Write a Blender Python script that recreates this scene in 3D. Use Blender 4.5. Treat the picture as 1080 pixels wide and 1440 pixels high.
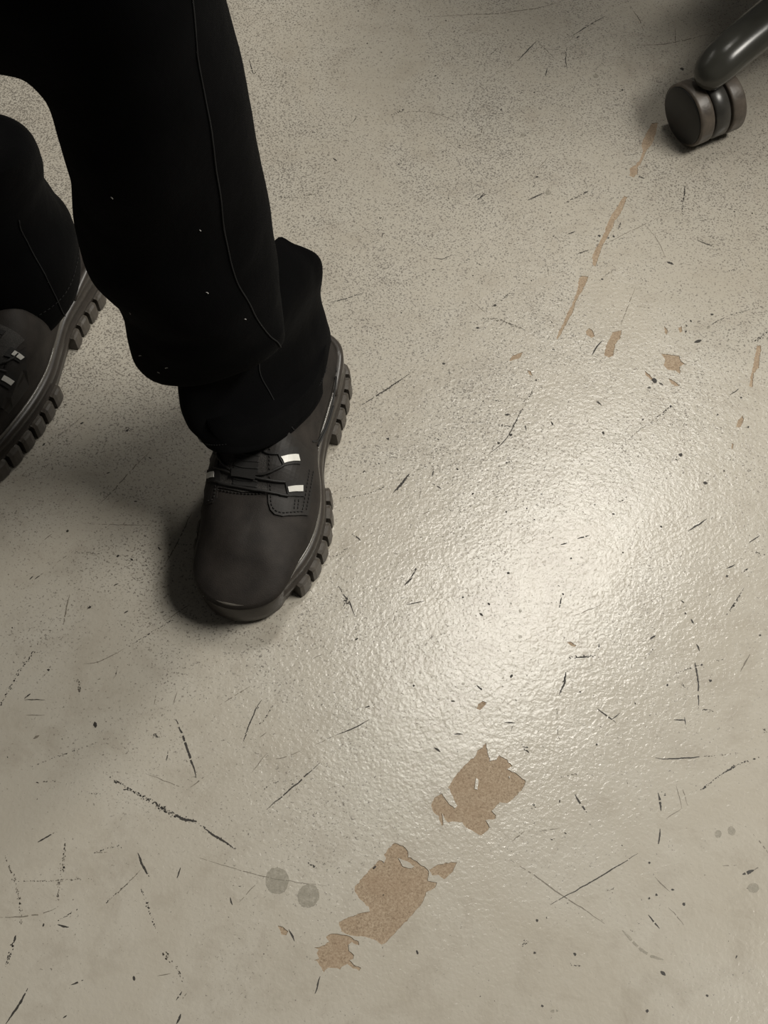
import bpy, bmesh, math, random
from mathutils import Vector, Matrix, noise
from mathutils.geometry import delaunay_2d_cdt
from mathutils.bvhtree import BVHTree

for o in list(bpy.data.objects):
    bpy.data.objects.remove(o)
sc = bpy.context.scene
C = sc.collection
R = math.radians
random.seed(7)

# ------------------------------------------------------------------ camera
CAM_H, TILT, FOCAL = 1.05, 33.0, 2000.0          # metres, degrees from straight down, pixels of a 1440 px high frame
cam_data = bpy.data.cameras.new('camera')
cam_data.sensor_fit = 'VERTICAL'
cam_data.sensor_height = 36.0
cam_data.sensor_width = 27.0
cam_data.lens = FOCAL / 1440.0 * 36.0
cam_data.clip_start = 0.02
cam = bpy.data.objects.new('camera', cam_data)
cam.location = (0, 0, CAM_H)
cam.rotation_euler = (R(TILT), 0, 0)
C.objects.link(cam)
sc.camera = cam

# ------------------------------------------------------------------ light
world = bpy.data.worlds.new('room_ambient')
sc.world = world
world.use_nodes = True
wb = world.node_tree.nodes['Background']
wb.inputs[0].default_value = (1.0, 0.96, 0.89, 1)
wb.inputs[1].default_value = 0.045

def ceiling_lamp(x, y, power, rz=50.0, lx=1.2, ly=0.30, col=(1.0, 0.96, 0.88)):
    d = bpy.data.lights.new('ceiling_lamp', 'AREA')
    d.shape = 'RECTANGLE'
    d.size, d.size_y = lx, ly
    d.energy = power
    d.color = col
    o = bpy.data.objects.new('ceiling_lamp', d)
    o.location = (x, y, 2.7)
    o.rotation_euler = (0, 0, R(rz))
    C.objects.link(o)
ceiling_lamp(0.49, 2.20, 27, lx=1.15, ly=0.18)
ceiling_lamp(-2.3, 2.4, 6, ly=0.14)
ceiling_lamp(1.95, 0.62, 72, ly=0.6)
ceiling_lamp(2.45, 1.45, 56, ly=0.6)

vs = sc.view_settings
vs.view_transform = 'Standard'
vs.look = 'None'
vs.gamma = 1.0
vs.use_curve_mapping = False
vs.exposure = 0.08

# ------------------------------------------------------------------ helpers
def link(o, parent=None):
    C.objects.link(o)
    if parent is not None:
        o.parent = parent
    return o

def mesh_obj(name, verts, faces, mats, parent=None, smooth=True, mat_ids=None):
    me = bpy.data.meshes.new(name)
    me.from_pydata([tuple(v) for v in verts], [], faces)
    for m in (mats if isinstance(mats, (list, tuple)) else [mats]):
        me.materials.append(m)
    if mat_ids:
        me.polygons.foreach_set('material_index', mat_ids)
    if smooth:
        me.polygons.foreach_set('use_smooth', [True] * len(me.polygons))
    me.update()
    return link(bpy.data.objects.new(name, me), parent)

def fix_normals(o, weld=False):
    bm = bmesh.new()
    bm.from_mesh(o.data)
    if weld: bmesh.ops.remove_doubles(bm, verts=bm.verts, dist=2e-5)
    bmesh.ops.recalc_face_normals(bm, faces=bm.faces)
    bm.to_mesh(o.data)
    bm.free()
    return o

def tag(o, label=None, cat=None, group=None, kind=None):
    if label: o['label'] = label
    if cat: o['category'] = cat
    if group: o['group'] = group
    if kind: o['kind'] = kind
    return o

def empty(name, loc=(0, 0, 0), parent=None):
    o = bpy.data.objects.new(name, None)
    o.location = loc
    o.empty_display_size = 0.05
    return link(o, parent)

def catmull(pts, n, closed=False):
    """n samples per span through pts (tuples of any length)"""
    out = []
    m = len(pts)
    spans = m if closed else m - 1
    for i in range(spans):
        if closed:
            p = [pts[(i + k) % m] for k in (-1, 0, 1, 2)]
        else:
            p = [pts[max(0, min(m - 1, i + k))] for k in (-1, 0, 1, 2)]
        for j in range(n):
            t = j / n
            out.append(tuple(0.5 * (2 * b + (c - a) * t + (2 * a - 5 * b + 4 * c - d) * t * t + (3 * b - a - 3 * c + d) * t ** 3)
                             for a, b, c, d in zip(*p)))
    if not closed:
        out.append(tuple(pts[-1]))
    return out

def loft(rings, closed_ends=True, close_loop=True):
    """rings: lists of Vectors of equal length"""
    n = len(rings[0])
    verts = [v for r in rings for v in r]
    faces = []
    for i in range(len(rings) - 1):
        for j in range(n if close_loop else n - 1):
            k = (j + 1) % n
            faces.append((i * n + j, i * n + k, (i + 1) * n + k, (i + 1) * n + j))
    if closed_ends:
        faces.append(tuple(range(n - 1, -1, -1)))
        faces.append(tuple((len(rings) - 1) * n + j for j in range(n)))
    return verts, faces

def tube(path, r, seg=8, taper=None):
    path = [Vector(p) for p in path]
    rings = []
    up = Vector((0.13, 0.21, 0.97)).normalized()
    for i, p in enumerate(path):
        t = (path[min(i + 1, len(path) - 1)] - path[max(i - 1, 0)]).normalized()
        a = t.cross(up)
        if a.length < 1e-4: a = t.cross(Vector((1, 0, 0)))
        a.normalize()
        b = a.cross(t)
        rr = r * (taper[i] if taper else 1)
        rings.append([p + a * math.cos(q) * rr + b * math.sin(q) * rr for q in [2 * math.pi * k / seg for k in range(seg)]])
    return loft(rings)

def lathe(profile, seg=40):
    """profile: (r, h) around local Z"""
    rings = [[Vector((r * math.cos(2 * math.pi * k / seg), r * math.sin(2 * math.pi * k / seg), h)) for k in range(seg)] for r, h in profile]
    return loft(rings)

def smoothstep(a, b, x):
    t = max(0.0, min(1.0, (x - a) / (b - a)))
    return t * t * (3 - 2 * t)

def interp(tab, x):
    if x <= tab[0][0]: return tab[0][1]
    for (a, fa), (b, fb) in zip(tab, tab[1:]):
        if x <= b:
            t = (x - a) / (b - a)
            t = t * t * (3 - 2 * t) * 0.35 + t * 0.65
            return fa + (fb - fa) * t
    return tab[-1][1]

# ------------------------------------------------------------------ materials
def new_mat(name):
    m = bpy.data.materials.new(name)
    m.use_nodes = True
    nt = m.node_tree
    return m, nt, nt.nodes['Principled BSDF']

def nd(nt, kind, **kw):
    n = nt.nodes.new(kind)
    for k, v in kw.items():
        if k in n.inputs: n.inputs[k].default_value = v
        else: setattr(n, k, v)
    return n

def tex(nt, coord, scale, detail=3.0, rough=0.55, dist=0.0, kind='ShaderNodeTexNoise'):
    n = nt.nodes.new(kind)
    nt.links.new(coord, n.inputs['Vector'])
    n.inputs['Scale'].default_value = scale
    if 'Detail' in n.inputs: n.inputs['Detail'].default_value = detail
    if 'Roughness' in n.inputs: n.inputs['Roughness'].default_value = rough
    if 'Distortion' in n.inputs: n.inputs['Distortion'].default_value = dist
    return n.outputs[0]

def ramp(nt, src, stops):
    n = nt.nodes.new('ShaderNodeValToRGB')
    nt.links.new(src, n.inputs[0])
    e = n.color_ramp.elements
    while len(e) < len(stops): e.new(0.5)
    for el, (p, c) in zip(e, stops):
        el.position = p
        el.color = c if len(c) == 4 else (*c, 1)
    return n.outputs[0]

def math_n(nt, op, a, b=None):
    n = nt.nodes.new('ShaderNodeMath')
    n.operation = op
    for i, v in enumerate((a, b)):
        if v is None: continue
        if isinstance(v, (int, float)): n.inputs[i].default_value = v
        else: nt.links.new(v, n.inputs[i])
    return n.outputs[0]

def mix_col(nt, fac, a, b, mode='MIX'):
    n = nt.nodes.new('ShaderNodeMix')
    n.data_type = 'RGBA'
    n.blend_type = mode
    for s, v in ((n.inputs[0], fac), (n.inputs[6], a), (n.inputs[7], b)):
        if isinstance(v, (int, float)): s.default_value = v
        elif isinstance(v, tuple): s.default_value = (*v, 1) if len(v) == 3 else v
        else: nt.links.new(v, s)
    return n.outputs[2]

def bump(nt, height, strength, dist, normal=None):
    n = nt.nodes.new('ShaderNodeBump')
    n.inputs['Strength'].default_value = strength
    n.inputs['Distance'].default_value = dist
    nt.links.new(height, n.inputs['Height'])
    if normal is not None: nt.links.new(normal, n.inputs['Normal'])
    return n.outputs[0]

def obj_coord(nt):
    return nt.nodes.new('ShaderNodeTexCoord').outputs['Object']

def simple_mat(name, col, rough, var=0.25, nscale=120.0, bstr=0.0, bdist=0.0003, bscale=900.0, spec=0.5, sheen=0.0, metallic=0.0, coat=0.0):
    m, nt, b = new_mat(name)
    co = obj_coord(nt)
    n = tex(nt, co, nscale, 4)
    dark = tuple(c * (1 - var) for c in col)
    lite = tuple(min(1, c * (1 + var)) for c in col)
    nt.links.new(ramp(nt, n, [(0.3, dark), (0.7, lite)]), b.inputs['Base Color'])
    b.inputs['Roughness'].default_value = rough
    b.inputs['Specular IOR Level'].default_value = spec
    b.inputs['Metallic'].default_value = metallic
    b.inputs['Coat Weight'].default_value = coat
    if sheen:
        b.inputs['Sheen Weight'].default_value = sheen
        b.inputs['Sheen Roughness'].default_value = 0.5
    if bstr:
        nt.links.new(bump(nt, tex(nt, co, bscale, 3), bstr, bdist), b.inputs['Normal'])
    return m

def floor_paint():
    m, nt, b = new_mat('grey_floor_paint')
    mp = nt.nodes.new('ShaderNodeMapping')
    mp.inputs['Rotation'].default_value = (0.61, 0.94, 0.37)
    flat = obj_coord(nt)
    nt.links.new(flat, mp.inputs[0])
    co = mp.outputs[0]
    # orange-peel relief of rolled-on enamel
    peel = tex(nt, co, 290.0, 2.0, 0.45, 0.3)
    wave = tex(nt, co, 34.0, 2.0, 0.5)
    fine = tex(nt, co, 620.0, 2.0, 0.5)
    # where traffic has worn the gloss and dirt sits in the pits
    worn = tex(nt, co, 2.1, 3.0, 0.6)
    patch = tex(nt, co, 9.0, 4.0, 0.65, 0.6)
    grime = tex(nt, co, 26.0, 5.0, 0.7, 0.4)
    base = mix_col(nt, ramp(nt, patch, [(0.32, (0, 0, 0)), (0.72, (1, 1, 1))]), (0.428, 0.392, 0.326), (0.480, 0.450, 0.388))
    base = mix_col(nt, math_n(nt, 'MULTIPLY', ramp(nt, grime, [(0.50, (0, 0, 0)), (0.80, (1, 1, 1))]), 0.45), base, (0.275, 0.235, 0.185))
    # dirt specks in the low spots
    sep = nt.nodes.new('ShaderNodeSeparateXYZ')
    nt.links.new(flat, sep.inputs[0])
    traffic = math_n(nt, 'ADD', math_n(nt, 'MULTIPLY', ramp(nt, sep.outputs[1], [(0.35, (0, 0, 0)), (1.0, (1, 1, 1))]), 0.14),
                     math_n(nt, 'MULTIPLY', worn, 0.22))
    speck = tex(nt, co, 560.0, 3.0, 0.65, 0.4)
    sp = math_n(nt, 'ADD', speck, math_n(nt, 'MULTIPLY', math_n(nt, 'SUBTRACT', patch, 0.5), 0.22))
    sp = math_n(nt, 'ADD', sp, math_n(nt, 'SUBTRACT', traffic, 0.152))
    spm = ramp(nt, sp, [(0.625, (0, 0, 0)), (0.69, (1, 1, 1))])
    base = mix_col(nt, math_n(nt, 'MULTIPLY', spm, 0.75), base, (0.075, 0.062, 0.048))
    nt.links.new(base, b.inputs['Base Color'])
    rg = math_n(nt, 'ADD', 0.165, math_n(nt, 'MULTIPLY', traffic, 0.34))
    rg = math_n(nt, 'ADD', rg, math_n(nt, 'MULTIPLY', spm, 0.25))
    nt.links.new(rg, b.inputs['Roughness'])
    b.inputs['Specular IOR Level'].default_value = 0.60
    h = math_n(nt, 'ADD', math_n(nt, 'MULTIPLY', peel, 0.75), math_n(nt, 'MULTIPLY', fine, 0.18))
    n1 = bump(nt, wave, 0.30, 0.0012)
    n2 = bump(nt, h, 0.42, 0.00075, n1)
    nt.links.new(n2, b.inputs['Normal'])
    return m

def bare_board():
    m, nt, b = new_mat('bare_tan_underlayer')
    co = obj_coord(nt)
    n = tex(nt, co, 620.0, 4.0, 0.8, 0.5)
    big = tex(nt, co, 45.0, 3.0, 0.6)
    base = ramp(nt, n, [(0.30, (0.17, 0.125, 0.082)), (0.50, (0.345, 0.265, 0.185)), (0.70, (0.47, 0.385, 0.285))])
    base = mix_col(nt, math_n(nt, 'MULTIPLY', ramp(nt, big, [(0.4, (0, 0, 0)), (0.75, (1, 1, 1))]), 0.4), base, (0.29, 0.20, 0.13))
    nt.links.new(base, b.inputs['Base Color'])
    b.inputs['Roughness'].default_value = 0.75
    b.inputs['Specular IOR Level'].default_value = 0.25
    nt.links.new(bump(nt, n, 0.4, 0.0005), b.inputs['Normal'])
    return m

def fabric(name, col, scale=1500.0, sheen=0.012):
    m, nt, b = new_mat(name)
    co = obj_coord(nt)
    w = nt.nodes.new('ShaderNodeTexWave')
    w.wave_type = 'BANDS'
    w.bands_direction = 'DIAGONAL'
    nt.links.new(co, w.inputs['Vector'])
    w.inputs['Scale'].default_value = scale * 0.25
    w.inputs['Distortion'].default_value = 1.5
    n = tex(nt, co, 18.0, 4)
    nt.links.new(ramp(nt, n, [(0.3, tuple(c * 0.7 for c in col)), (0.75, tuple(c * 1.35 for c in col))]), b.inputs['Base Color'])
    b.inputs['Roughness'].default_value = 0.85
    b.inputs['Specular IOR Level'].default_value = 0.04
    b.inputs['Sheen Weight'].default_value = sheen
    b1 = bump(nt, tex(nt, co, 60.0, 3), 0.25, 0.004)
    nt.links.new(bump(nt, w.outputs[0], 0.25, 0.0003, b1), b.inputs['Normal'])
    return m

MAT = {
    'paint': floor_paint(),
    'bare': bare_board(),
    'scuff': simple_mat('black_rubber_scuff', (0.030, 0.026, 0.021), 0.6, 0.4, 700),
    'faint': simple_mat('faint_brown_scratch', (0.185, 0.160, 0.125), 0.5, 0.2, 500),
    'greyscuff': simple_mat('grey_scuff_flakes', (0.12, 0.105, 0.082), 0.55, 0.3, 600),
    'stain': simple_mat('olive_grey_stain', (0.315, 0.292, 0.235), 0.45, 0.15, 900, 0.3, 0.0004, 260),
    'trouser': fabric('black_work_cotton', (0.0020, 0.0020, 0.0022)),
    'seam': simple_mat('dark_seam_thread', (0.0028, 0.0028, 0.0030), 0.9, 0.2, 400),
    'stitch': simple_mat('black_stitching', (0.010, 0.009, 0.008), 0.7, 0.2, 400),
    'lint': simple_mat('pale_lint', (0.45, 0.44, 0.42), 0.9, 0.1, 400),
    'leather': simple_mat('dark_brown_nubuck', (0.022, 0.0180, 0.0152), 0.70, 0.34, 55, 0.5, 0.0005, 1100, 0.32, 0.0),
    'facing': simple_mat('brown_black_leather_facing', (0.0185, 0.016, 0.014), 0.6, 0.2, 90, 0.3, 0.0004, 1400, 0.35),
    'rubber': simple_mat('brown_grey_sole_rubber', (0.060, 0.051, 0.041), 0.46, 0.22, 150, 0.2, 0.0004, 500, 0.5),
    'midsole': simple_mat('dark_brown_midsole_rubber', (0.036, 0.030, 0.025), 0.38, 0.2, 120, 0.15, 0.0004, 500, 0.5),
    'piping': simple_mat('glossy_grey_piping', (0.12, 0.11, 0.095), 0.22, 0.1, 200, 0, 0, 0, 0.6),
    'cord': simple_mat('black_elastic_cord', (0.013, 0.012, 0.011), 0.6, 0.3, 900, 0.5, 0.0004, 1800),
    'elastic': simple_mat('black_elastic_webbing', (0.012, 0.011, 0.010), 0.75, 0.3, 900),
    'mesh': simple_mat('charcoal_tongue_mesh', (0.030, 0.027, 0.024), 0.7, 0.5, 1100, 0.6, 0.0008, 1100),
    'reflect': simple_mat('white_reflective_tab', (0.74, 0.73, 0.68), 0.4, 0.05, 300),
    'tab': simple_mat('black_webbing_tab', (0.011, 0.010, 0.009), 0.7, 0.3, 900),
    'plastic': simple_mat('black_wheel_plastic', (0.0105, 0.0098, 0.0088), 0.5, 0.3, 90),
    'tread': simple_mat('worn_grey_brown_tread', (0.085, 0.070, 0.056), 0.42, 0.45, 60, 0.3, 0.0006, 300),
    'hood': simple_mat('dark_grey_caster_hood', (0.040, 0.038, 0.034), 0.30, 0.35, 60),
    'chairpaint': simple_mat('glossy_dark_grey_enamel', (0.046, 0.045, 0.038), 0.25, 0.12, 40, 0.1, 0.0006, 60, 0.5),
    'steel': simple_mat('dull_steel', (0.35, 0.34, 0.32), 0.35, 0.1, 60, metallic=1.0),
    'seatcloth': fabric('charcoal_seat_cloth', (0.02, 0.02, 0.022), 1200, 0.1),
}

def soften(m, scale, lo, hi):
    # thin film: the paint shows through in places
    nt = m.node_tree
    a = ramp(nt, tex(nt, obj_coord(nt), scale, 4, 0.7), [(0.3, (lo, lo, lo)), (0.7, (hi, hi, hi))])
    nt.links.new(a, nt.nodes['Principled BSDF'].inputs['Alpha'])
soften(MAT['stain'], 260.0, 0.10, 0.75)
soften(MAT['faint'], 300.0, 0.35, 1.0)

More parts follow.
